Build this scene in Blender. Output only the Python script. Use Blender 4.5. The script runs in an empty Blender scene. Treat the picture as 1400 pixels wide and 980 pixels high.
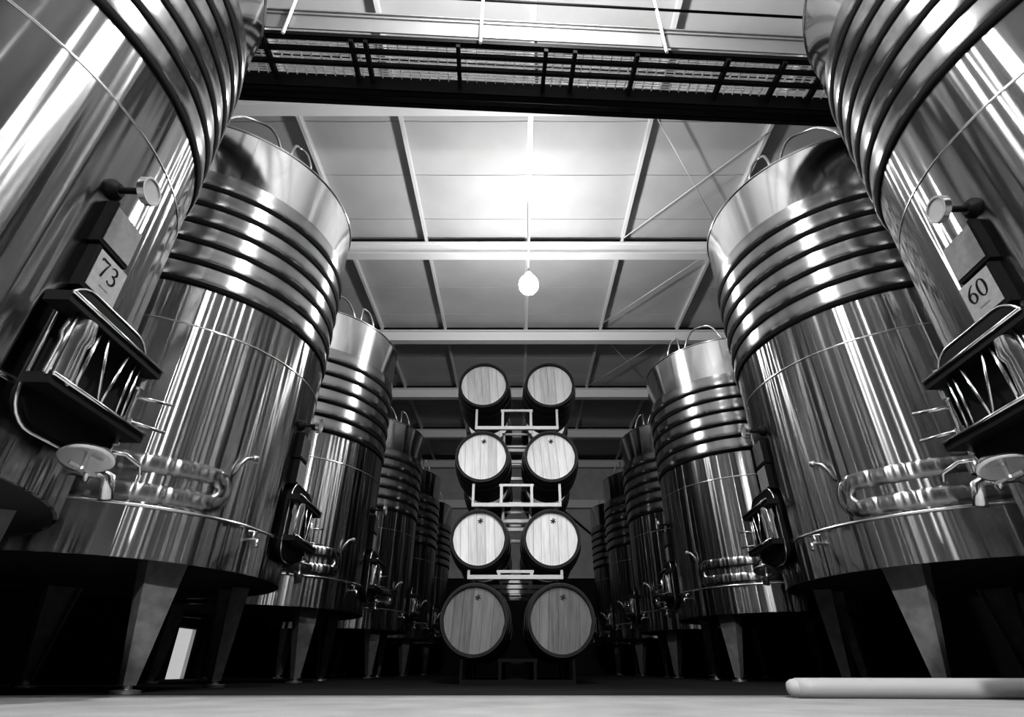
import bpy, math, random
from math import sin, cos, pi, radians as R
from mathutils import Vector, Matrix
random.seed(7)

# ------------------------------------------------------------------ camera
H = 0.13                                    # lens height above the floor
F_PX, PITCH = 735.0, math.atan(425.0 / 735.0)
sc = bpy.context.scene
cam_d = bpy.data.cameras.new('camera')
cam_d.sensor_width = 36.0
cam_d.lens = 36.0 * F_PX / 1400.0
cam_d.shift_x = -8.0 / 1400.0
cam_d.clip_start = 0.02
cam = bpy.data.objects.new('camera', cam_d)
sc.collection.objects.link(cam)
cam.location = (0, 0, H)
cam.rotation_euler = (pi / 2 + PITCH, 0, 0)
sc.camera = cam
# ------------------------------------------------------------------ world, exposure
w = bpy.data.worlds.new('world')
sc.world = w
w.use_nodes = True
w.node_tree.nodes['Background'].inputs[0].default_value = (0.02, 0.02, 0.02, 1)
w.node_tree.nodes['Background'].inputs[1].default_value = 0.1
sc.view_settings.view_transform = 'Standard'
sc.view_settings.look = 'None'
sc.view_settings.gamma = 1.0
sc.view_settings.use_curve_mapping = False
sc.view_settings.exposure = 0.2
# pendant bulbs of the aisle: (x, y, z, emission strength)
BULBS = [(0.17, 6.75, 5.385, 370.0), (0.16, 1.7, 5.3, 600.0), (0.16, -2.6, 5.3, 3000.0)]

# ------------------------------------------------------------------ materials
def nt(name):
    m = bpy.data.materials.new(name)
    m.use_nodes = True
    t = m.node_tree
    return m, t, t.nodes['Principled BSDF']

def set_in(b, **k):
    for n, v in k.items():
        b.inputs[n.replace('_', ' ')].default_value = v

def plain(name, g, rough=0.5, metal=0.0, noise=0.0, nscale=8.0, spec=None):
    m, t, b = nt(name)
    b.inputs['Base Color'].default_value = (g, g, g, 1)
    b.inputs['Roughness'].default_value = rough
    b.inputs['Metallic'].default_value = metal
    if spec is not None:
        b.inputs['Specular IOR Level'].default_value = spec
    if noise:
        tc = t.nodes.new('ShaderNodeTexCoord')
        n = t.nodes.new('ShaderNodeTexNoise')
        n.inputs['Scale'].default_value = nscale
        n.inputs['Detail'].default_value = 6
        r = t.nodes.new('ShaderNodeMapRange')
        r.inputs[3].default_value = max(0, g - noise)
        r.inputs[4].default_value = g + noise
        r.inputs[1].default_value = 0.3
        r.inputs[2].default_value = 0.7
        t.links.new(tc.outputs['Object'], n.inputs['Vector'])
        t.links.new(n.outputs['Fac'], r.inputs[0])
        t.links.new(r.outputs[0], b.inputs['Base Color'])
    return m

def brushed(name, g, rough, aniso, wave, vary):
    """Rolled stainless sheet, brushed round the tank: reflections smear upright."""
    m, t, b = nt(name)
    b.inputs['Base Color'].default_value = (g, g, g, 1)
    b.inputs['Metallic'].default_value = 1.0
    b.inputs['Anisotropic'].default_value = aniso
    tan = t.nodes.new('ShaderNodeCombineXYZ')
    tan.inputs[2].default_value = 1.0
    t.links.new(tan.outputs[0], b.inputs['Tangent'])
    tc = t.nodes.new('ShaderNodeTexCoord')
    mp = t.nodes.new('ShaderNodeMapping')
    mp.inputs['Scale'].default_value = (3.0, 3.0, 0.0)
    n = t.nodes.new('ShaderNodeTexNoise')
    n.inputs['Scale'].default_value = 1.7
    n.inputs['Detail'].default_value = 2.0
    n.inputs['Roughness'].default_value = 0.5
    bp = t.nodes.new('ShaderNodeBump')
    bp.inputs['Strength'].default_value = 1.0
    bp.inputs['Distance'].default_value = wave
    t.links.new(tc.outputs['Object'], mp.inputs['Vector'])
    t.links.new(mp.outputs[0], n.inputs['Vector'])
    t.links.new(n.outputs['Fac'], bp.inputs['Height'])
    t.links.new(bp.outputs[0], b.inputs['Normal'])
    mp2 = t.nodes.new('ShaderNodeMapping')
    mp2.inputs['Scale'].default_value = (12, 12, 0.0)
    n2 = t.nodes.new('ShaderNodeTexNoise')
    n2.inputs['Scale'].default_value = 2.0
    n2.inputs['Detail'].default_value = 5.0
    r = t.nodes.new('ShaderNodeMapRange')
    r.inputs[1].default_value = 0.25
    r.inputs[2].default_value = 0.75
    r.inputs[3].default_value = rough - vary
    r.inputs[4].default_value = rough + vary
    t.links.new(tc.outputs['Object'], mp2.inputs['Vector'])
    t.links.new(mp2.outputs[0], n2.inputs['Vector'])
    t.links.new(n2.outputs['Fac'], r.inputs[0])
    t.links.new(r.outputs[0], b.inputs['Roughness'])
    return m

def wood(name, lo, hi):
    m, t, b = nt(name)
    tc = t.nodes.new('ShaderNodeTexCoord')
    mp = t.nodes.new('ShaderNodeMapping')
    mp.inputs['Scale'].default_value = (22, 22, 2.2)
    n = t.nodes.new('ShaderNodeTexNoise')
    n.inputs['Scale'].default_value = 2.0
    n.inputs['Detail'].default_value = 6.0
    oi = t.nodes.new('ShaderNodeObjectInfo')
    ad = t.nodes.new('ShaderNodeMath')
    ad.operation = 'MULTIPLY_ADD'
    ad.inputs[1].default_value = 0.5
    r = t.nodes.new('ShaderNodeMapRange')
    r.inputs[1].default_value = 0.35
    r.inputs[2].default_value = 1.15
    r.inputs[3].default_value = lo
    r.inputs[4].default_value = hi
    t.links.new(tc.outputs['Object'], mp.inputs['Vector'])
    t.links.new(mp.outputs[0], n.inputs['Vector'])
    t.links.new(oi.outputs['Random'], ad.inputs[0])
    t.links.new(n.outputs['Fac'], ad.inputs[2])
    t.links.new(ad.outputs[0], r.inputs[0])
    t.links.new(r.outputs[0], b.inputs['Base Color'])
    b.inputs['Roughness'].default_value = 0.7
    return m

def glow(name, g, s):
    m, t, b = nt(name)
    b.inputs['Base Color'].default_value = (g, g, g, 1)
    b.inputs['Emission Color'].default_value = (1, 1, 1, 1)
    b.inputs['Emission Strength'].default_value = s
    return m

M = dict(
    steel=brushed('brushed_stainless_sheet', 0.265, 0.225, 1.0, 0.042, 0.035),
    jacket=brushed('brushed_jacket_sheet', 0.34, 0.26, 0.90, 0.003, 0.0),
    mill=brushed('smooth_mill_sheet', 0.62, 0.13, 0.55, 0.004, 0.01),
    bright=plain('polished_stainless', 0.85, 0.18, 1.0),
    satin=plain('satin_stainless', 0.45, 0.38, 1.0),
    shade_black=plain('shade_line_black', 0.003, 0.8, 0.0, 0.0, 8.0, 0.05),  # flat black for painted shade lines; the plate brackets share it
    under=plain('shade_black_underside', 0.006, 0.8),  # tank bottom coloured black to hold the shade beneath it
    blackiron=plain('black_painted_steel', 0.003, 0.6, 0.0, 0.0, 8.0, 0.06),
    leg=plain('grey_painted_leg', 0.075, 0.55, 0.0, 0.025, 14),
    plate=plain('grey_name_plate', 0.15, 0.5, 0.0, 0.03, 30),
    plate_dark=plain('dark_grey_plate', 0.06, 0.5, 0.0, 0.015, 30),
    ink=plain('black_ink', 0.003, 0.8, 0.0, 0.0, 8.0, 0.05),
    dial=plain('dial_face', 0.2, 0.35),
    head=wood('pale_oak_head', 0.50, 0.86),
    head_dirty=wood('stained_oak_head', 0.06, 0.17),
    stave=plain('dark_oak_stave', 0.008, 0.7, 0.0, 0.003, 6, 0.2),
    hoop=plain('barrel_hoop', 0.025, 0.5, 0.6),
    rack=plain('galvanised_rack', 0.42, 0.5, 0.2),
    ceil=plain('white_ceiling_panel', 0.42, 0.6, 0.0, 0.03, 1.5, 0.15),
    beam=plain('white_painted_beam', 0.60, 0.45),
    deck=plain('roof_void', 0.02, 0.9),
    grate=plain('galvanised_grating', 0.8, 0.35, 0.0),
    kick=plain('galvanised_kick_panel', 0.20, 0.4, 0.4),
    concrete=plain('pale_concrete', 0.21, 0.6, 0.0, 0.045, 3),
    floor_shade=plain('shaded_far_floor', 0.006, 0.9, 0.0, 0.002, 2, 0.05),  # far floor, its shade put into a near-black colour
    wall=plain('dark_wall', 0.008, 0.9, 0.0, 0.0, 8.0, 0.1),
    farwall=plain('grey_end_wall', 0.36, 0.8, 0.0, 0.04, 3),
    hose=plain('pale_hose', 0.28, 0.55),
    cable=plain('cord', 0.3, 0.6),
    daylight=glow('daylit_pane', 0.8, 0.42),
)

# ------------------------------------------------------------------ mesh builder
COL = sc.collection
class MB:
    def __init__(s):
        s.v, s.f, s.sm = [], [], []
    def add(s, vs, fs, smooth=False):
        o = len(s.v)
        s.v += [tuple(p) for p in vs]
        s.f += [tuple(i + o for i in f) for f in fs]
        s.sm += [smooth] * len(fs)
        return s
    def box(s, c, d, rot=None):
        x, y, z = d[0] / 2, d[1] / 2, d[2] / 2
        p = [Vector(q) for q in ((-x, -y, -z), (x, -y, -z), (x, y, -z), (-x, y, -z), (-x, -y, z), (x, -y, z), (x, y, z), (-x, y, z))]
        if rot is not None:
            p = [rot @ q for q in p]
        c = Vector(c)
        return s.add([q + c for q in p], [(3, 2, 1, 0), (4, 5, 6, 7), (0, 1, 5, 4), (1, 2, 6, 5), (2, 3, 7, 6), (3, 0, 4, 7)])
    def hexa(s, p):
        return s.add(p, [(3, 2, 1, 0), (4, 5, 6, 7), (0, 1, 5, 4), (1, 2, 6, 5), (2, 3, 7, 6), (3, 0, 4, 7)])
    def lathe(s, prof, seg=96, c=(0, 0, 0), smooth=True):
        vs, n = [], len(prof)
        for k in range(seg):
            a = 2 * pi * k / seg
            vs += [(c[0] + r * cos(a), c[1] + r * sin(a), c[2] + z) for r, z in prof]
        fs = []
        for k in range(seg):
            k2 = (k + 1) % seg
            for i in range(n - 1):
                fs.append((k * n + i, k2 * n + i, k2 * n + i + 1, k * n + i + 1))
        return s.add(vs, fs, smooth)
    def axle(s, p, q, prof, seg=20, smooth=True):
        """lathe along p->q; prof = (radius, fraction of length or beyond)"""
        p, q = Vector(p), Vector(q)
        d = q - p
        L = d.length
        rot = d.to_track_quat('Z', 'Y').to_matrix()
        vs, n = [], len(prof)
        for k in range(seg):
            a = 2 * pi * k / seg
            vs += [p + rot @ Vector((r * cos(a), r * sin(a), t * L)) for r, t in prof]
        fs = []
        for k in range(seg):
            k2 = (k + 1) % seg
            for i in range(n - 1):
                fs.append((k * n + i, k2 * n + i, k2 * n + i + 1, k * n + i + 1))
        return s.add(vs, fs, smooth)
    def rod(s, p, q, r, seg=10):
        return s.axle(p, q, [(0, 0), (r, 0), (r, 1), (0, 1)], seg, False if seg < 8 else True)
    def tube(s, path, r, seg=10, closed=False, sec=None):
        """sweep a round (or given) section along a path"""
        P = [Vector(p) for p in path]
        n = len(P)
        rings, up = [], None
        for i in range(n):
            a = P[(i - 1) % n] if (closed or i > 0) else P[i]
            b = P[(i + 1) % n] if (closed or i < n - 1) else P[i]
            t = (b - a).normalized()
            if up is None:
                up = Vector((0, 0, 1)) if abs(t.z) < 0.9 else Vector((1, 0, 0))
            up = (up - t * up.dot(t))
            up.normalize()
            sd = t.cross(up)
            if sec:
                rings.append([P[i] + sd * u + up * v for u, v in sec])
            else:
                rings.append([P[i] + (sd * cos(2 * pi * k / seg) + up * sin(2 * pi * k / seg)) * r for k in range(seg)])
        m = len(rings[0])
        vs = [p for g in rings for p in g]
        fs = []
        for i in range(n if closed else n - 1):
            j = (i + 1) % n
            for k in range(m):
                k2 = (k + 1) % m
                fs.append((i * m + k, i * m + k2, j * m + k2, j * m + k))
        if not closed:
            fs.append(tuple(range(m - 1, -1, -1)))
            fs.append(tuple((n - 1) * m + k for k in range(m)))
        return s.add(vs, fs, True)
    def prism(s, poly, fr, d0, d1, smooth=False):
        """poly (a,b) in frame fr(a,b,d) extruded d0->d1"""
        n = len(poly)
        vs = [fr(a, b, d0) for a, b in poly] + [fr(a, b, d1) for a, b in poly]
        fs = [tuple(range(n - 1, -1, -1)), tuple(range(n, 2 * n))]
        fs += [(i, (i + 1) % n, n + (i + 1) % n, n + i) for i in range(n)]
        return s.add(vs, fs, smooth)
    def mesh(s, name, mat, mirror=False):
        me = bpy.data.meshes.new(name)
        v = [(-x, y, z) for x, y, z in s.v] if mirror else s.v
        f = [tuple(reversed(q)) for q in s.f] if mirror else s.f
        me.from_pydata(v, [], f)
        me.polygons.foreach_set('use_smooth', s.sm)
        me.materials.append(mat)
        import bmesh
        b = bmesh.new()
        b.from_mesh(me)
        bmesh.ops.recalc_face_normals(b, faces=b.faces)
        b.to_mesh(me)
        b.free()
        return me

def link(name, data, parent=None, loc=(0, 0, 0), rot=(0, 0, 0)):
    o = bpy.data.objects.new(name, data)
    COL.objects.link(o)
    o.location = loc
    o.rotation_euler = rot
    if parent:
        o.parent = parent
    return o

def tag(o, label, cat, group=None):
    o['label'] = label
    o['category'] = cat
    if group:
        o['group'] = group
    return o

def struct(name, mb, mat):
    o = link(name, mb.mesh(name, mat))
    o['kind'] = 'structure'
    return o

def sharp(me, deg=35):
    me.set_sharp_from_angle(angle=R(deg))
    return me

# ------------------------------------------------------------------ room shell
WX0, WX1, WY0, WY1 = -5.3, 5.6, -8.0, 19.8
ZC = 7.05 + H
EDGE = 3.4
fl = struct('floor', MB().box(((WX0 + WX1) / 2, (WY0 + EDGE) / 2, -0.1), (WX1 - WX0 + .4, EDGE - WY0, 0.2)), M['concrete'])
fl2 = struct('floor', MB().box(((WX0 + WX1) / 2, (EDGE + WY1) / 2, -0.1), (WX1 - WX0 + .4, WY1 - EDGE, 0.2)), M['floor_shade'])
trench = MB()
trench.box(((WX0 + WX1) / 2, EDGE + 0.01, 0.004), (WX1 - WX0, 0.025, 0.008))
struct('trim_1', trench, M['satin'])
# left wall with a low daylit window between floor and 0.73 m
WYa, WYb, WZt = 9.40, 10.0, 0.73
wl = MB()
wl.box((WX0 - .1, (WY0 + WYa) / 2, ZC / 2), (.2, WYa - WY0, ZC))
wl.box((WX0 - .1, (WYb + WY1) / 2, ZC / 2), (.2, WY1 - WYb, ZC))
wl.box((WX0 - .1, (WYa + WYb) / 2, (ZC + WZt) / 2), (.2, WYb - WYa, ZC - WZt))
struct('wall_left', wl, M['wall'])
win = struct('window_1', MB().box((WX0 - .1, (WYa + WYb) / 2, WZt / 2), (.02, WYb - WYa, WZt)), M['daylight'])
wf = MB()
for yy in (WYa + .015, WYb - .015):
    wf.box((WX0 - .06, yy, WZt / 2), (.06, .03, WZt))
wf.box((WX0 - .06, (WYa + WYb) / 2, WZt - .015), (.06, WYb - WYa - .06, .03))
link('window_frame', wf.mesh('window_frame', M['satin']), win)
struct('wall_right', MB().box((WX1 + .1, (WY0 + WY1) / 2, ZC / 2), (.2, WY1 - WY0, ZC)), M['wall'])
struct('wall_back', MB().box(((WX0 + WX1) / 2, WY1 + .1, ZC / 2), (WX1 - WX0 + .4, .2, ZC)), M['farwall'])
struct('wall_front', MB().box(((WX0 + WX1) / 2, WY0 - .1, ZC / 2), (WX1 - WX0 + .4, .2, ZC)), M['wall'])

struct('trim_3', MB().box(((WX0 + WX1) / 2, WY1 - .02, 1.42), (WX1 - WX0, .04, 2.84)), M['wall'])  # added sheet that puts darkness over the lower end wall
# ceiling: roof void + panels, purlins, beams, brace rods as its parts
ceil = struct('ceiling', MB().box(((WX0 + WX1) / 2, (WY0 + WY1) / 2, ZC + .16), (WX1 - WX0 + .4, WY1 - WY0, .1)), M['deck'])
PUR = [WX0, -3.2, -1.72, 0.18, 1.96, 3.75, WX1]
BEAM0, BSP = 4.65, 3.0
BY = [BEAM0 + BSP * i for i in range(-4, 6)]
PL = BSP / 3 - 0.012
pm = {}
for i in range(len(PUR) - 1):
    wd = PUR[i + 1] - PUR[i] - 0.004
    mb = MB()
    # a soft sheet panel, slightly sagging between its purlins
    nx, ny = 6, 2
    vs, fs = [], []
    for b in range(ny + 1):
        for a in range(nx + 1):
            u, v = a / nx - .5, b / ny - .5
            vs.append((u * wd, v * PL, -0.014 * (1 - (2 * u) ** 2) * (1 if b != 1 else .55)))
    for b in range(ny):
        for a in range(nx):
            q = b * (nx + 1) + a
            fs.append((q, q + nx + 1, q + nx + 2, q + 1))
    o2 = len(vs)
    vs += [(x, y, .05) for x, y, z in vs[:]]
    fs += [(q[0] + o2, q[3] + o2, q[2] + o2, q[1] + o2) for q in fs[:]]
    rim = [a for a in range(nx + 1)] + [nx + (nx + 1) * b for b in range(1, ny + 1)] + [ny * (nx + 1) + a for a in range(nx - 1, -1, -1)] + [(nx + 1) * b for b in range(ny - 1, 0, -1)]
    for k in range(len(rim)):
        a, b = rim[k], rim[(k + 1) % len(rim)]
        fs.append((a, b, b + o2, a + o2))
    mb.add(vs, fs, False)
    pm[i] = mb.mesh('ceiling_panel', M['ceil'])
y = WY0
k = 0
yy = BY[0] - BSP / 2
while yy < WY1 - 0.2:
    for i in range(len(PUR) - 1):
        link('ceiling_panel', pm[i], ceil, ((PUR[i] + PUR[i + 1]) / 2, yy + BSP / 6, ZC + .002 * random.random()))
    yy += BSP / 3
# purlins: folded Z sections with a small foot flange
pz = MB()
Lp = WY1 - WY0
pz.box((0, 0, -.075), (.012, Lp, .15))
pz.box((.022, 0, -.145), (.05, Lp, .01))
pz.box((-.0, 0, -.004), (.06, Lp, .008))
pzm = pz.mesh('purlin', M['beam'])
for x in PUR[1:-1]:
    link('purlin', pzm, ceil, (x, (WY0 + WY1) / 2, ZC), (0, 0, pi if x > 0.5 else 0))
# beams: rolled I sections
bm = MB()
Wb = WX1 - WX0
bm.box((0, 0, -.02), (Wb, .16, .02))
bm.box((0, 0, -.15), (Wb, .014, .26))
bm.box((0, 0, -.29), (Wb, .18, .025))
bmm = bm.mesh('roof_beam', M['beam'])
for i, yb in enumerate(BY):
    if yb > WY1:
        continue
    link('roof_beam', bmm, ceil, ((WX0 + WX1) / 2, yb, ZC - .15), (0, 0, 0))
cs = {}
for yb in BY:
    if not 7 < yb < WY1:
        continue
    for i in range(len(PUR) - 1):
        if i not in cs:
            cs[i] = MB().box((0, 0, 0), (PUR[i + 1] - PUR[i] - .10, .13, .07)).mesh('beam_shade_strip', M['shade_black'])  # added black strip, paints the shade in the gap above each beam
        link('beam_shade_strip', cs[i], ceil, ((PUR[i] + PUR[i + 1]) / 2, yb, ZC - .123))
hd = MB().box(((WX0 + WX1) / 2, WY1 - .12, 5.35), (WX1 - WX0, .22, .28))
struct('trim_2', hd, M['beam'])
for (a, b) in (((3.7, 5.2), (1.9, 7.5)), ((3.75, 7.7), (1.9, 10.3)), ((1.9, 10.6), (3.7, 13.4)), ((3.7, 10.6), (1.95, 13.4)), ((1.96, 4.9), (3.75, 7.4))):
    link('brace_rod', MB().rod((a[0], a[1], ZC - .19), (b[0], b[1], ZC - .19), .009, 8).mesh('brace_rod', M['beam']), ceil)
wb = MB().rod((1.6, WY1 - .03, 5.2), (4.6, WY1 - .03, 2.6), .04, 8)
link('wall_brace', wb.mesh('wall_brace', M['blackiron']), bpy.data.objects['wall_back'])

# ------------------------------------------------------------------ wine tanks
RT = 1.256
ZB, ZLOW, ZSEAM, ZJ0, ZJ1, ZRIM = 0.73, 1.05, 2.42, 2.81, 3.81, 4.60

def fr(az):
    a = R(az)
    n, t = Vector((cos(a), sin(a), 0)), Vector((-sin(a), cos(a), 0))
    return lambda tt, z, d: n * d + t * tt + Vector((0, 0, z))

def rrect(w_, h_, r_, n=6):
    out = []
    for cx, cy, a0 in ((w_ - r_, h_ - r_, 0), (-w_ + r_, h_ - r_, 90), (-w_ + r_, -h_ + r_, 180), (w_ - r_, -h_ + r_, 270)):
        for k in range(n + 1):
            a = R(a0 + 90 * k / n)
            out.append((cx + r_ * cos(a), cy + r_ * sin(a)))
    return out

def on_shell(az, z, d=0.0):
    return Vector(((RT + d) * cos(R(az)), (RT + d) * sin(R(az)), z))

STROKES = {
    '7': [[(0.02, .80, .05), (.03, .95, .07), (.30, .93, .11), (.60, .97, .05)], [(.60, .97, .04), (.42, .55, .09), (.27, 0, .13)]],
    '3': [[(.06, .88, .06), (.20, .98, .07), (.40, .97, .11), (.50, .80, .14), (.42, .62, .09), (.22, .53, .05)],
          [(.22, .53, .05), (.46, .46, .10), (.55, .26, .14), (.42, .05, .10), (.20, 0, .06), (.04, .10, .10)]],
    '6': [[(.56, .99, .04), (.32, .85, .09), (.12, .55, .14), (.08, .28, .15), (.20, .03, .08), (.36, .0, .07), (.52, .15, .14), (.53, .36, .14), (.40, .54, .08), (.25, .54, .05), (.12, .42, .04)]],
    '0': [[(.32, 1, .05), (.13, .85, .11), (.06, .5, .15), (.13, .15, .11), (.32, 0, .05), (.51, .15, .11), (.58, .5, .15), (.51, .85, .11), (.32, 1, .05)]],
}

def smooth_stroke(p, sub=5):
    out = []
    n = len(p)
    for i in range(n - 1):
        a, b, c, d = p[max(i - 1, 0)], p[i], p[i + 1], p[min(i + 2, n - 1)]
        for k in range(sub):
            t = k / sub
            out.append(tuple(0.5 * (2 * b[j] + (c[j] - a[j]) * t + (2 * a[j] - 5 * b[j] + 4 * c[j] - d[j]) * t * t + (-a[j] + 3 * b[j] - 3 * c[j] + d[j]) * t ** 3) for j in range(3)))
    out.append(p[-1])
    return out

def digits(text, f, x0, z0, hgt, d, flip):
    """raised black numerals on the plate; runs along +t, mirrored for the other row so that it reads right"""
    mb = MB()
    x = 0
    for ch in text:
        for st in STROKES[ch]:
            q = smooth_stroke(st)
            L, Rr = [], []
            for i, (px, pz_, wd) in enumerate(q):
                a, b = q[max(i - 1, 0)], q[min(i + 1, len(q) - 1)]
                tx, tz = b[0] - a[0], b[1] - a[1]
                l = math.hypot(tx, tz) or 1
                nx, nz = -tz / l * wd / 2, tx / l * wd / 2
                L.append((px + nx, pz_ + nz))
                Rr.append((px - nx, pz_ - nz))
            vs, fs = [], []
            for e in (0, .0015):
                for (ax, az_), (bx, bz) in zip(L, Rr):
                    for (cx, cz) in ((ax, az_), (bx, bz)):
                        u = (x + cx) * hgt
                        u = x0 + (-u if flip else u)
                        vs.append(f(u, z0 + cz * hgt, d + e))
            m = len(q)
            for i in range(m - 1):
                b0, t0 = 2 * i, 2 * m + 2 * i
                fs += [(t0, t0 + 2, t0 + 3, t0 + 1), (b0, b0 + 1, b0 + 3, b0 + 2), (b0, b0 + 2, t0 + 2, t0), (b0 + 1, t0 + 1, t0 + 3, b0 + 3)]
            mb.add(vs, fs)
        x += 0.74
    return mb

def channel(az0, az1, za, zb_, bulge=.024, hh=.066):
    """U shaped lower cooling channel: two runs round the shell joined by a half turn"""
    rad = (za - zb_) / 2
    zc = (za + zb_) / 2
    path = []
    n = 22
    for k in range(n + 1):
        path.append((az0 + (az1 - az0) * k / n, za, 0))
    for k in range(1, 12):
        a = pi / 2 - pi * k / 12
        path.append((az1 + math.degrees(rad * cos(a) / RT), zc + rad * sin(a), 0))
    for k in range(n + 1):
        path.append((az1 + (az0 - az1) * k / n, zb_, 0))
    # local frame on the shell: direction along path and across it
    vs, fs = [], []
    m = 9
    N = len(path)
    for i in range(N):
        a, b = path[max(i - 1, 0)], path[min(i + 1, N - 1)]
        du, dz = R(b[0] - a[0]) * RT, b[1] - a[1]
        l = math.hypot(du, dz)
        du, dz = du / l, dz / l
        for k in range(m):
            t = -1 + 2 * k / (m - 1)
            out = bulge * max(0.0, 1 - t * t) ** .5 - (.004 if k in (0, m - 1) else 0)
            u, z = R(path[i][0]) * RT - dz * t * hh, path[i][1] + du * t * hh
            vs.append(on_shell(math.degrees(u / RT), z, out))
    for i in range(N - 1):
        for k in range(m - 1):
            fs.append((i * m + k, i * m + k + 1, (i + 1) * m + k + 1, (i + 1) * m + k))
    fs.append(tuple(range(m)))
    fs.append(tuple((N - 1) * m + k for k in range(m)))
    return MB().add(vs, fs, True)

def arc_strip(z, d, hgt, seg=120):
    return MB().lathe([(RT - .004, z - hgt / 2), (RT + d * .7, z - hgt / 2), (RT + d, z), (RT + d * .7, z + hgt / 2), (RT - .004, z + hgt / 2)], seg)

def tank_meshes(mir):
    """all meshes of one tank type as a nested list: (name, mesh, [children])"""
    out = []
    def P(name, mb, mat, ch=None, sh=None):
        me = mb.mesh(name, M[mat], mir)
        if sh:
            sharp(me, sh)
        out.append((name, me, ch or []))
        return me
    def S(name, mb, mat, sh=None):
        me = mb.mesh(name, M[mat], mir)
        if sh:
            sharp(me, sh)
        return (name, me, [])
    P('lower_shell', MB().lathe([(RT - .015, ZB), (RT, ZB), (RT, ZB + .01), (RT, 1.5), (RT, 2.0), (RT, ZSEAM)], 128), 'steel', sh=40)
    P('upper_shell', MB().lathe([(RT, ZSEAM), (RT, ZJ0), (RT, 3.3), (RT, ZJ1 + .17)], 128), 'steel', sh=40)
    P('top_course', MB().lathe([(RT, ZJ1 + .17), (RT, 4.3), (RT, ZRIM), (RT - .02, ZRIM)], 128), 'mill', sh=40)
    P('weld_seam', arc_strip(ZSEAM, .004, .014), 'bright')
    P('weld_seam', arc_strip(ZLOW, .007, .022), 'bright')
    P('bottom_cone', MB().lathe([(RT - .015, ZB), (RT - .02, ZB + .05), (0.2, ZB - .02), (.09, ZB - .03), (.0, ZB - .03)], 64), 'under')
    P('rim', MB().lathe([(RT - .02, ZRIM - .02), (RT + .008, ZRIM - .02), (RT + .012, ZRIM - .008), (RT, ZRIM + .002), (RT - .02, ZRIM + .004)], 96), 'bright')
    P('lid', MB().lathe([(RT - .02, ZRIM - .002), (.35, ZRIM - .001), (.30, ZRIM), (.30, ZRIM + .06), (.34, ZRIM + .07), (.34, ZRIM + .10), (0, ZRIM + .11)], 64), 'satin', sh=35)
    sp = (ZJ1 - ZJ0) / 5
    band = MB().lathe([(RT - .004, 0), (RT + .018, 0), (RT + .023, .010), (RT + .024, .03), (RT + .021, .06), (RT + .013, .095), (RT + .007, .125), (RT + .005, .15), (RT + .004, sp - .025)], 128)
    bme = sharp(band.mesh('cooling_band', M['jacket'], mir), 50)
    gme = MB().lathe([(RT - .004, -.046), (RT + .009, -.046), (RT + .014, -.020), (RT + .017, .001), (RT - .004, .001)], 96).mesh('shade_black', M['shade_black'], mir)  # dark ring stands in for the shade under each band lip
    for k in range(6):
        out.append(('cooling_band', bme, [('shade_black', gme, [])], (0, 0, ZJ0 + sp * k)))
    # legs: folded tapering plates
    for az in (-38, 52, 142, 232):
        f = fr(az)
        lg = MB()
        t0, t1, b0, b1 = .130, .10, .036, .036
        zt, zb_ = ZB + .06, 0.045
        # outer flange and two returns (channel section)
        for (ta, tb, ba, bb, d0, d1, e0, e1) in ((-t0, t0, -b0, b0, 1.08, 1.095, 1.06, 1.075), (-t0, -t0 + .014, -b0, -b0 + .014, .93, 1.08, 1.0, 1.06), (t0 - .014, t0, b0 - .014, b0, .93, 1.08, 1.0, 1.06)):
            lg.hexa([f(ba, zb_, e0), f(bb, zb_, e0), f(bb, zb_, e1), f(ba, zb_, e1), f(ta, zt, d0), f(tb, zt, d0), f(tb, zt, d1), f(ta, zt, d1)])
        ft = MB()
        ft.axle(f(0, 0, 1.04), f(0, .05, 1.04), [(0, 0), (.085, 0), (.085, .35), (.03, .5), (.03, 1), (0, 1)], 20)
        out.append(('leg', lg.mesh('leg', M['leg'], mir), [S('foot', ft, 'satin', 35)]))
    # manway door
    f = fr(3)
    cx, cz = .21, 1.205
    W2, H2 = .255, .285
    outer, inner = rrect(W2, H2, .11), rrect(W2 - .025, H2 - .025, .09)
    n = len(outer)
    vs = [f(cx + a, cz + b, 1.14) for a, b in outer] + [f(cx + a, cz + b, 1.295) for a, b in outer] + [f(cx + a, cz + b, 1.295) for a, b in inner] + [f(cx + a, cz + b, 1.14) for a, b in inner]
    fs = []
    for i in range(n):
        j = (i + 1) % n
        for q in range(3):
            fs.append((q * n + i, q * n + j, (q + 1) * n + j, (q + 1) * n + i))
    neck = MB().add(vs, fs, True)
    fl_ = rrect(W2 + .03, H2 + .03, .13)
    lip = MB().prism([(cx + a, cz + b) for a, b in fl_], f, 1.292, 1.306)
    panel = MB().prism([(cx + a, cz + b) for a, b in rrect(W2 + .01, H2 + .01, .115)], f, 1.306, 1.316)
    panel.prism([(cx + a, cz + b) for a, b in rrect(W2 - .10, H2 - .11, .07)], f, 1.316, 1.326)
    ch = [S('door_flange', lip, 'blackiron'), S('door_panel', panel, 'blackiron'),
          S('flange_bead', MB().tube([f(cx + a, cz + b, 1.306) for a, b in fl_], .006, 8, closed=True), 'bright')]
    for (z, ta, tb) in ((1.36, -.17, .48), (1.05, -.09, .515)):
        bar = MB()
        p = []
        for zz in (z - .022, z + .022):
            p += [f(ta, zz, 1.312), f(tb, zz, 1.312), f(tb, zz, 1.41), f(ta, zz, 1.41)]
        bar.hexa(p)
        edge = MB().tube([f(ta, z + .018, 1.412), f((ta + tb) / 2, z + .018, 1.413), f(tb, z + .018, 1.412)], .008, 8)  # bright tube paints the lit upper edge of the bar
        ch += [S('clamp_bar', bar, 'blackiron'), S('bar_lit_edge', edge, 'bright')]
    za, zb_ = 1.072, 1.338
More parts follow.
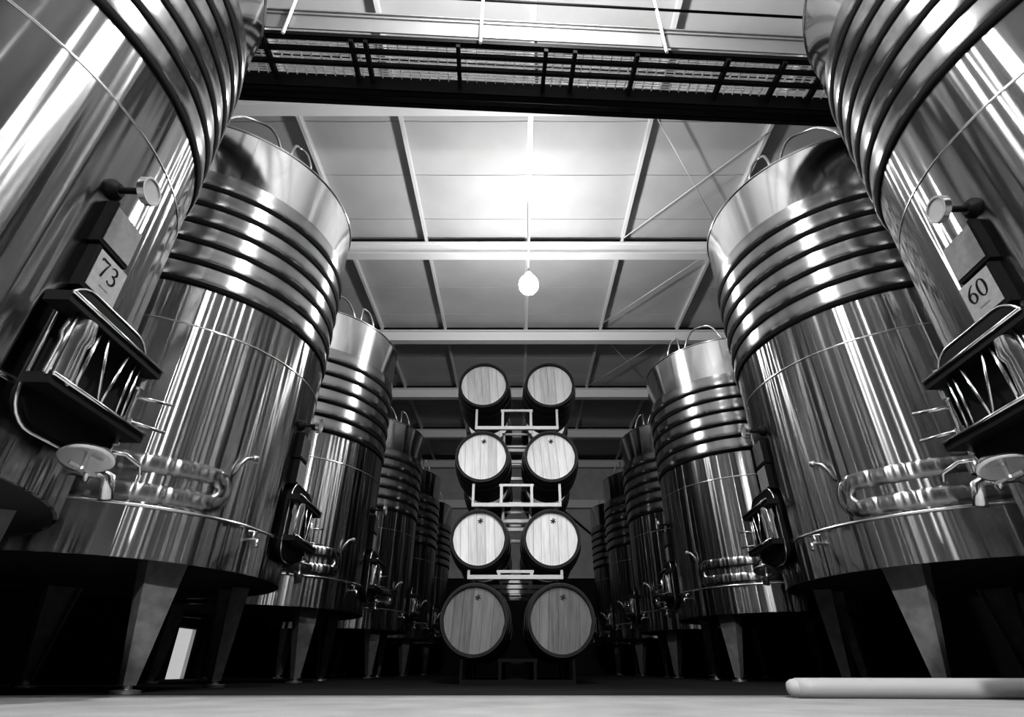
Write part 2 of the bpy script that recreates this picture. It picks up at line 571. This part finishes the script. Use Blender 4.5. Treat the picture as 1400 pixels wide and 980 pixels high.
    for ta, tb, d, r in ((-.08, -.09, 1.39, .007), (.06, .05, 1.39, .008), (.10, .19, 1.395, .007), (.25, .20, 1.395, .007), (.32, .32, 1.385, .006), (.36, .36, 1.385, .006)):
        ch.append(S('clamp_rod', MB().rod(f(ta, zb_ + .01, d), f(tb, za - .01, d), r, 8), 'bright'))
    pot = MB().axle(f(-.01, 1.05, 1.36), f(-.01, 1.35, 1.36), [(0, 0), (.05, 0), (.055, .1), (.05, .6), (.062, .7), (.055, .95), (0, 1)], 18)
    ch.append(S('latch_housing', pot, 'bright', 40))
    hp = MB().rod(f(.47, 1.0, 1.33), f(.47, 1.44, 1.33), .016, 12)
    hp.axle(f(.47, 1.08, 1.33), f(.47, 1.13, 1.33), [(0, 0), (.03, 0), (.03, 1), (0, 1)], 12)
    hp.axle(f(.47, 1.28, 1.33), f(.47, 1.33, 1.33), [(0, 0), (.03, 0), (.03, 1), (0, 1)], 12)
    ch.append(S('hinge_post', hp, 'bright', 40))
    ch.append(S('hinge_handle', MB().rod(f(.47, 1.24, 1.34), f(.62, 1.27, 1.42), .009, 8), 'bright'))
    ch.append(S('hinge_handle', MB().rod(f(.47, 1.12, 1.34), f(.64, 1.13, 1.42), .008, 8), 'bright'))
    out.append(('manway_door', neck.mesh('manway_door', M['blackiron'], mir), ch))
    # racking outlet with dished cap below the door
    f2 = fr(3)
    c0 = f2(.29, .885, 1.37)
    nrm = Vector((.16, -.24, -.95)).normalized()
    cap = MB().axle(c0 + nrm * .02, c0 - nrm * .03, [(0, 0.02), (.05, .02), (.085, .01), (.098, 0), (.102, .10), (.096, .35), (.05, .8), (0, 1)], 32)
    st = MB().tube([f2(.40, .90, 1.12), f2(.39, .93, 1.28), f2(.38, .93, 1.36), c0 - nrm * .02], .026, 12)
    kn = MB().axle(c0 + nrm * .012, c0 + nrm * .07, [(0, 0), (.010, 0), (.010, .55), (.014, .6), (.014, 1), (0, 1)], 14)
    kn.rod(c0 + nrm * .06 + Vector((-.02, -.05, .01)), c0 + nrm * .06 + Vector((.02, .06, -.01)), .007, 8)
    out.append(('racking_outlet', st.mesh('racking_outlet', M['satin'], mir), [S('dished_cap', cap, 'bright', 60), S('wing_knob', kn, 'satin', 40)]))
    # drain valve on the aisle side
    dv = MB().tube([on_shell(30, .92, -.02), on_shell(30, .92, .10), on_shell(30, .90, .14), on_shell(30, .80, .16)], .03, 12)
    dv.axle(on_shell(30, .92, .05), on_shell(30, .92, .07), [(0, 0), (.055, 0), (.055, 1), (0, 1)], 18)
    dh = MB().rod(on_shell(30, .95, .11), on_shell(30, 1.02, .11), .010, 8)
    p = on_shell(30, 1.02, .11)
    dh.tube([p, p + Vector((.03, .06, .01)), p + Vector((.04, .17, -.01)), p + Vector((.04, .19, -.05))], .010, 8)
    out.append(('drain_valve', dv.mesh('drain_valve', M['bright'], mir), [S('valve_lever', dh, 'bright')]))
    # sampling cock
    sk = MB().tube([on_shell(-17, .96, -.02), on_shell(-17, .96, .06), on_shell(-17, .95, .09), on_shell(-17, .90, .10)], .012, 10)
    sk.rod(on_shell(-17, .96, .05), on_shell(-17, 1.01, .05), .008, 8)
    sk.rod(on_shell(-19.5, 1.01, .05), on_shell(-14.5, 1.02, .05), .007, 8)
    out.append(('sampling_cock', sk.mesh('sampling_cock', M['bright'], mir), []))
    # lower cooling channel and its stub
    out.append(('cooling_channel', sharp(channel(-112, -35, 1.33, 1.135).mesh('cooling_channel', M['steel'], mir), 60), []))
    sb = MB().tube([on_shell(-29, 1.38, .005), on_shell(-28.5, 1.45, .03), on_shell(-27.5, 1.50, .06), on_shell(-25.5, 1.52, .075)], .014, 10)
    sb.axle(on_shell(-25.7, 1.52, .074), on_shell(-24.2, 1.52, .080), [(0, 0), (.022, 0), (.022, 1), (0, 1)], 12)
    out.append(('coolant_stub', sb.mesh('coolant_stub', M['satin'], mir), []))
    # sight tube
    az = 36
    f3 = fr(az)
    sg = MB().rod(f3(0, 1.05, RT + .075), f3(0, 1.55, RT + .075), .011, 10)
    sch = []
    for z in (1.12, 1.31, 1.50):
        b = MB().rod(f3(0, z, RT - .01), f3(0, z, RT + .09), .012, 10)
        b.axle(f3(0, z - .03, RT + .075), f3(0, z + .03, RT + .075), [(0, 0), (.024, 0), (.024, 1), (0, 1)], 14)
        b.rod(f3(-.05, z, RT + .08), f3(.05, z, RT + .08), .008, 8)
        sch.append(S('tube_bracket', b, 'bright', 40))
    vb = MB().axle(f3(0, .98, RT + .08), f3(0, 1.06, RT + .08), [(0, 0), (.035, 0), (.05, .1), (.05, .9), (.03, 1), (0, 1)], 16)
    sch.append(S('tube_valve', vb, 'bright', 40))
    out.append(('sight_tube', sg.mesh('sight_tube', M['bright'], mir), sch))
    # pipe hoops on top
    for (a0, a1, hgt) in ((-74, -46, .40), (-42, -30, .34)):
        p0, p1 = on_shell(a0, ZRIM - .01, -.03), on_shell(a1, ZRIM - .01, -.03)
        pts = []
        for k in range(13):
            t = k / 12
            e = 1 - abs(2 * t - 1) ** 3
            q = p0.lerp(p1, t)
            q *= 1 - .10 * sin(pi * t)
            q.z = ZRIM - .01 + hgt * e
            pts.append(q)
        out.append(('guard_hoop', MB().tube(pts, .014, 10).mesh('guard_hoop', M['satin'], mir), []))
    return out

def plates(root, mir, number):
    """thermometer and plates on the shell above the door"""
    f = fr(3)
    def obj(name, mb, mat, parent, sh=None):
        me = mb.mesh(name, M[mat], mir)
        if sh:
            sharp(me, sh)
        return link(name, me, parent)
    def board(z0, z1, t0, t1, mat, d=1.285):
        return MB().prism([(t0, z0), (t1, z0), (t1, z1), (t0, z1)], f, d, d + .018)
    st = MB().rod(f(-.06, 2.03, 1.22), f(-.06, 2.03, 1.40), .016, 12)
    st.axle(f(-.06, 2.03, 1.23), f(-.06, 2.03, 1.29), [(0, 0), (.05, 0), (.05, .6), (.03, 1), (0, 1)], 16)
    th = obj('thermometer', st, 'blackiron', root, 40)
    c0, c1 = f(-.06, 2.03, 1.40), f(-.06, 2.03, 1.43)
    obj('dial_case', MB().axle(c0, c1, [(0, 0), (.066, 0), (.066, 1), (.056, 1), (.056, .75), (0, .75)], 28), 'bright', th, 35)
    obj('dial_face', MB().axle(c0, c1, [(0, .70), (.055, .70), (.055, .82), (0, .82)], 28), 'dial', th, 35)
    pb = obj('blank_plate', board(1.755, 1.945, -.04, .145, 'plate_dark'), 'plate_dark', root)
    bk = MB()
    for (ta, z) in ((-.055, 1.85), (.05, 1.745)):
        pass
    bk.prism([(-.058, 1.735), (.145, 1.735), (.145, 1.755), (-.04, 1.755), (-.04, 1.965), (-.058, 1.965)], f, 1.24, 1.300)
    obj('plate_bracket', bk, 'shade_black', pb)
    nb = obj('number_plate', board(1.53, 1.715, -.02, .165, 'plate'), 'plate', root)
    bk = MB().prism([(-.042, 1.508), (.165, 1.508), (.165, 1.53), (-.02, 1.53), (-.02, 1.725), (-.042, 1.725)], f, 1.24, 1.300)
    obj('plate_bracket', bk, 'shade_black', nb)
    if number:
        flip = mir          # the mirrored row must still read left to right
        x0 = .005 if not flip else .138
        hgt = .085
        dg = digits(number, f, x0, 1.605, hgt, 1.3031, flip)
        obj('numerals', dg, 'ink', nb)
        sm = MB()
        for k in range(7):
            u = .045 + .009 * k
            sm.prism([(u, 1.565), (u + .006, 1.565), (u + .006, 1.573), (u, 1.573)], f, 1.3025, 1.304)
        obj('small_print', sm, 'plate_dark', nb)

TYPE = {False: tank_meshes(False), True: tank_meshes(True)}
def tank(x, y, label, number=None, far=False):
    mir = x > 0
    root = tag(link('wine_tank', None, None, (x, y, 0)), label, 'tank', 'tall jacketed steel wine tanks along the aisle')
    root.empty_display_size = .3
    for e in TYPE[mir]:
        name, me, ch = e[:3]
        o = link(name, me, root, e[3] if len(e) > 3 else (0, 0, 0))
        for c in ch:
            link(c[0], c[1], o)
    if not far:
        plates(root, mir, number)
    return root

tank(-3.11, 1.74, 'steel wine tank with the plate 73, at the window side row start', '73')
tank(-3.206, 4.484, 'steel wine tank next after tank 73, low window showing beneath it')
tank(-3.245, 7.446, 'steel wine tank of the window side row, abreast of the barrel stacks')
tank(-3.36, 11.236, 'steel wine tank of the window side row, just past the barrel stacks', None, True)
tank(-3.36, 14.3, 'steel wine tank of the window side row, second past the barrels', None, True)
tank(-3.36, 17.3, 'steel wine tank against the end wall on the window side', None, True)
tank(3.424, 1.852, 'steel wine tank with the plate 60, pale hose lying past its foot', '60')
tank(3.512, 4.613, 'steel wine tank next after tank 60, behind the pale hose')
tank(3.534, 8.30, 'steel wine tank of the hose side row, abreast of the barrel stacks')
tank(3.58, 11.387, 'steel wine tank of the hose side row, just past the barrel stacks', None, True)
tank(3.60, 14.5, 'steel wine tank of the hose side row, second past the barrels', None, True)
tank(3.60, 17.5, 'steel wine tank against the end wall on the hose side', None, True)

# ------------------------------------------------------------------ barrels and racks
def clip_board(x0, x1, rad, n=5):
    x0, x1 = max(x0, -rad * .999), min(x1, rad * .999)
    top = [(x0 + (x1 - x0) * k / n) for k in range(n + 1)]
    z = lambda x: math.sqrt(max(rad * rad - x * x, 0))
    return [(x, -z(x)) for x in top] + [(x, z(x)) for x in reversed(top)]

def barrel_kit(rb, rh, L, mat):
    """local: axis along +Y from the front head (y=0), centre at origin height"""
    prof = []
    n = 14
    for k in range(n + 1):
        t = k / n
        prof.append((rh + .022 + (rb - rh - .022) * (1 - (2 * t - 1) ** 2), t))
    body = MB().axle((0, 0, 0), (0, L, 0), [(rh - .004, .045)] + [(rh - .002, 0.0)] + prof + [(rh - .002, 1.0), (rh - .004, .955), (0, .955)], 48)
    body.add([(0, 0, 0)], [])
    kit = [('staves', sharp(body.mesh('staves', M['stave']), 40))]
    for t in (.02, .11, .27, .73, .89, .98):
        rr = rh + .022 + (rb - rh - .022) * (1 - (2 * t - 1) ** 2)
        wd = .018
        r2 = lambda q: rh + .022 + (rb - rh - .022) * (1 - (2 * q - 1) ** 2)
        a, b = max(t - wd, .0), min(t + wd, 1)
        h_ = MB().axle((0, 0, 0), (0, L, 0), [(r2(a) - .003, a), (r2(a) + .004, a), (r2(b) + .004, b), (r2(b) - .003, b)], 48)
        kit.append(('hoop', sharp(h_.mesh('hoop', M['hoop']), 40)))
    edges = [-1, -.70, -.40, -.08, .26, .60, 1]
    boards = []
    for i in range(6):
        e0, e1 = edges[i] * rh + .0015, edges[i + 1] * rh - .0015
        y0 = .034 + .002 * (i % 2)
        mb = MB().prism(clip_board(e0, e1, rh - .003), lambda a, b, d: Vector((a, d, b)), y0, .055)
        boards.append(('head_board', mb.mesh('head_board', M[mat])))
    mk = MB()
    for a in (0.3, 1.5, 2.4):
        rot = Matrix.Rotation(a, 3, 'Y')
        mk.box((0.02, .033, rh * .66), (.062, .003, .012), rot)
    kit2 = ('stencil_mark', mk.mesh('stencil_mark', M['stave']))
    return kit, boards, kit2

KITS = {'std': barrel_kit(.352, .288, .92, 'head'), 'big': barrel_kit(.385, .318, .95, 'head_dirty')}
def barrel(x, y, z, kind, roll, label, mark=True):
    root = tag(link('wine_barrel', None, None, (x, y, z), (0, roll, 0)), label, 'barrel', 'oak barrels stacked in the aisle')
    root.empty_display_size = .2
    kit, boards, mk = KITS[kind]
    for n, me in kit:
        link(n, me, root)
    for n, me in boards:
        link(n, me, root)
    if mark:
        link(mk[0], mk[1], root)
    return root

def rack(x, y, z, half, L, ht, label, mt='rack'):
    """steel two barrel cradle; its feet stand at z, barrels lie in its saddles"""
    root = tag(link('barrel_rack', None, None, (x, y, z)), label, 'rack', 'steel racks between the barrels')
    root.empty_display_size = .2
    t = .028
    for yy in (.05, L - .05):
        link('cross_tube', MB().box((0, yy, t * .75), (half * 2 - t, t * 1.5, t * 1.5)).mesh('cross_tube', M[mt]), root)
        link('pocket_bar', MB().box((0, yy, ht - t / 2), (.40, t, t)).mesh('pocket_bar', M[mt]), root)
        for s in (-1, 1):
            link('pocket_upright', MB().box((s * .175, yy, (ht + t * .5) / 2), (t * 1.1, t, ht - t * 2.5)).mesh('pocket_upright', M[mt]), root)
            link('post', MB().box((s * half, yy, ht * .5), (t, t * 1.5, ht)).mesh('post', M[mt]), root)
    for s in (-1, 1):
        link('side_tube', MB().box((s * (half - .02), L / 2, t / 2), (t, L - .15, t)).mesh('side_tube', M[mt]), root)
    return root

Yh = 6.1
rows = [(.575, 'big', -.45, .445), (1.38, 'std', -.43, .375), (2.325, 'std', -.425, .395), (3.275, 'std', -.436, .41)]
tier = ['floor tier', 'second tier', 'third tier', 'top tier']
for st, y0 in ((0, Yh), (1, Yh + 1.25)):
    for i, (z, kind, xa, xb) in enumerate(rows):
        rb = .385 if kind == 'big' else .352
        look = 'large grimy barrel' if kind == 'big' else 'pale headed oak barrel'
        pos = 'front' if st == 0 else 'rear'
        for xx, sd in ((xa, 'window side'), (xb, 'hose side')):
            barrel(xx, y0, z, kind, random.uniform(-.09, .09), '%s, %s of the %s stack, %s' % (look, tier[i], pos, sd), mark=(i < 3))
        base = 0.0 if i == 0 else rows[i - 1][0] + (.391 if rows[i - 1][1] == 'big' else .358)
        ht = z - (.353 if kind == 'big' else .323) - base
        rack((xa + xb) / 2, y0 + .02, base, .50 if i else .56, .88, ht, 'steel rack carrying the %s barrels of the %s stack' % (tier[i], pos), 'blackiron' if i == 0 else 'rack')  # floor tier racks coloured black to paint them as unlit

# ------------------------------------------------------------------ catwalk
cw = tag(link('catwalk', None, None, (0.2, 2.90, ZRIM + .012), (0, 0, R(2.9))), 'dark steel catwalk with open grating spanning the tank tops', 'catwalk')
CX0, CX1 = -2.95, 3.05
CL = CX1 - CX0
cm = (CX0 + CX1) / 2
def cp(name, mb, mat):
    return link(name, mb.mesh(name, M[mat]), cw)
for yv, hz_, wd in ((-.255, .16, .04), (.13, .20, .05), (.25, .14, .05)):
    b = MB()
    z0 = .115 if yv < 0 else 0.0
    b.box((cm, yv, (z0 + hz_) / 2), (CL, .012, hz_ - z0))
    b.box((cm, yv + .02, z0 + .008), (CL, wd, .016))
    b.box((cm, yv + .02, hz_ - .008), (CL, wd, .016))
    cp('side_beam', b, 'blackiron')
for yv in (-.14, -.02):
    cp('long_bar', MB().box((cm, yv, .125), (CL, .026, .05)), 'blackiron')
cp('service_pipe', MB().rod((CX0, .205, .05), (CX1, .205, .05), .022, 12), 'blackiron')
for xv in (-2.75, -2.35, -1.62, -1.5, -.72, .03, .28, .82, 1.62, 2.12, 2.5, 2.95):
    cp('cross_bar', MB().box((xv, 0, .10), (.034, .50, .06)), 'blackiron')
g = MB()
x = CX0
while x < CX1:
    g.box((x, 0, .175), (.006, .50, .03))
    x += .085
yv = -.245
while yv < .25:
    g.box((cm, yv, .182), (CL, .004, .012))
    yv += .024
go = cp('grating', g, 'grate')
go['kind'] = 'stuff'
# kick panels on the near edge, posts and rails
seg = [CX0, -2.15, -.53, 1.05, CX1]
for i in range(4):
    a, b = seg[i] + .008, seg[i + 1] - .008
    k = MB()
    k.box(((a + b) / 2, -.277, .30), (b - a, .010, .26))
    k.box(((a + b) / 2, -.287, .37), (b - a, .016, .012))
    k.box(((a + b) / 2, -.285, .425), (b - a, .024, .012))
    cp('kick_panel', k, 'kick')
for xv in seg:
    cp('rail_post', MB().rod((xv, -.305, .05), (xv, -.305, 1.2), .014, 10), 'grate')
for z, r in ((.72, .012), (1.2, .020)):
    cp('guard_rail', MB().rod((CX0, -.305, z), (CX1, -.305, z), r, 10), 'blackiron')
    cp('guard_rail', MB().rod((CX0, .285, z), (CX1, .285, z), r, 10), 'blackiron')
for xv in (CX0, 0.0, CX1):
    cp('rail_post', MB().rod((xv, .285, .05), (xv, .285, 1.2), .014, 10), 'blackiron')

# ------------------------------------------------------------------ pendant bulbs
BL = ['lit white globe pendant bulb hanging beyond the catwalk', 'lit white globe pendant bulb hanging between tanks 73 and 60', 'lit unseen pendant bulb in an added shade that keeps the ceiling dark']
for i, (x, y, z, s) in enumerate(BULBS):
    root = tag(link('pendant_bulb', None, None, (x, y, z)), BL[i], 'lamp', 'pendant bulbs above the aisle')
    root.empty_display_size = .1
    gm = glow('lit_globe_%d' % i, .9, s)
    link('globe', MB().lathe([(0, -.17), (.06, -.162), (.11, -.13), (.145, -.075), (.155, -.01), (.145, .05), (.115, .105), (.075, .145), (.05, .17), (0, .17)], 32).mesh('globe', gm), root)
    link('socket', MB().lathe([(0, .168), (.055, .168), (.055, .20), (.045, .25), (.02, .28), (0, .28)], 20).mesh('socket', M['cable']), root)
    if i == 2:
        link('added_reflector_shade', MB().lathe([(.06, .20), (.10, .19), (.26, .05), (.36, -.16), (.37, -.16), (.27, .06), (.11, .205), (.06, .21)], 40).mesh('added_reflector_shade', M['satin']), root)  # added, out of view: keeps this bulb's light off the ceiling
    link('cord', MB().rod((0, 0, .27), (0, 0, ZC - z - .01), .008, 8).mesh('cord', M['cable']), root)

# ------------------------------------------------------------------ things on the floor
pts = []
P0 = [(1.46, 3.30), (1.8, 3.27), (2.3, 3.20), (2.8, 3.10), (3.3, 2.98), (3.9, 2.85), (4.6, 2.75)]
for i in range(len(P0) - 1):
    for k in range(4):
        t = k / 4
        pts.append((P0[i][0] + (P0[i + 1][0] - P0[i][0]) * t, P0[i][1] + (P0[i + 1][1] - P0[i][1]) * t, .047))
pts.append((P0[-1][0], P0[-1][1], .047))
hs = tag(link('hose', MB().tube(pts, .045, 16).mesh('hose', M['hose'])), 'thick pale hose lying on the floor before tank 60', 'hose')
cf = MB().axle((1.41, 3.303, .047), (1.50, 3.298, .047), [(0, 0), (.026, .05), (.038, .25), (.044, .6), (.0455, 1), (0, 1)], 18)
link('coupling', sharp(cf.mesh('coupling', M['hose']), 60), hs)
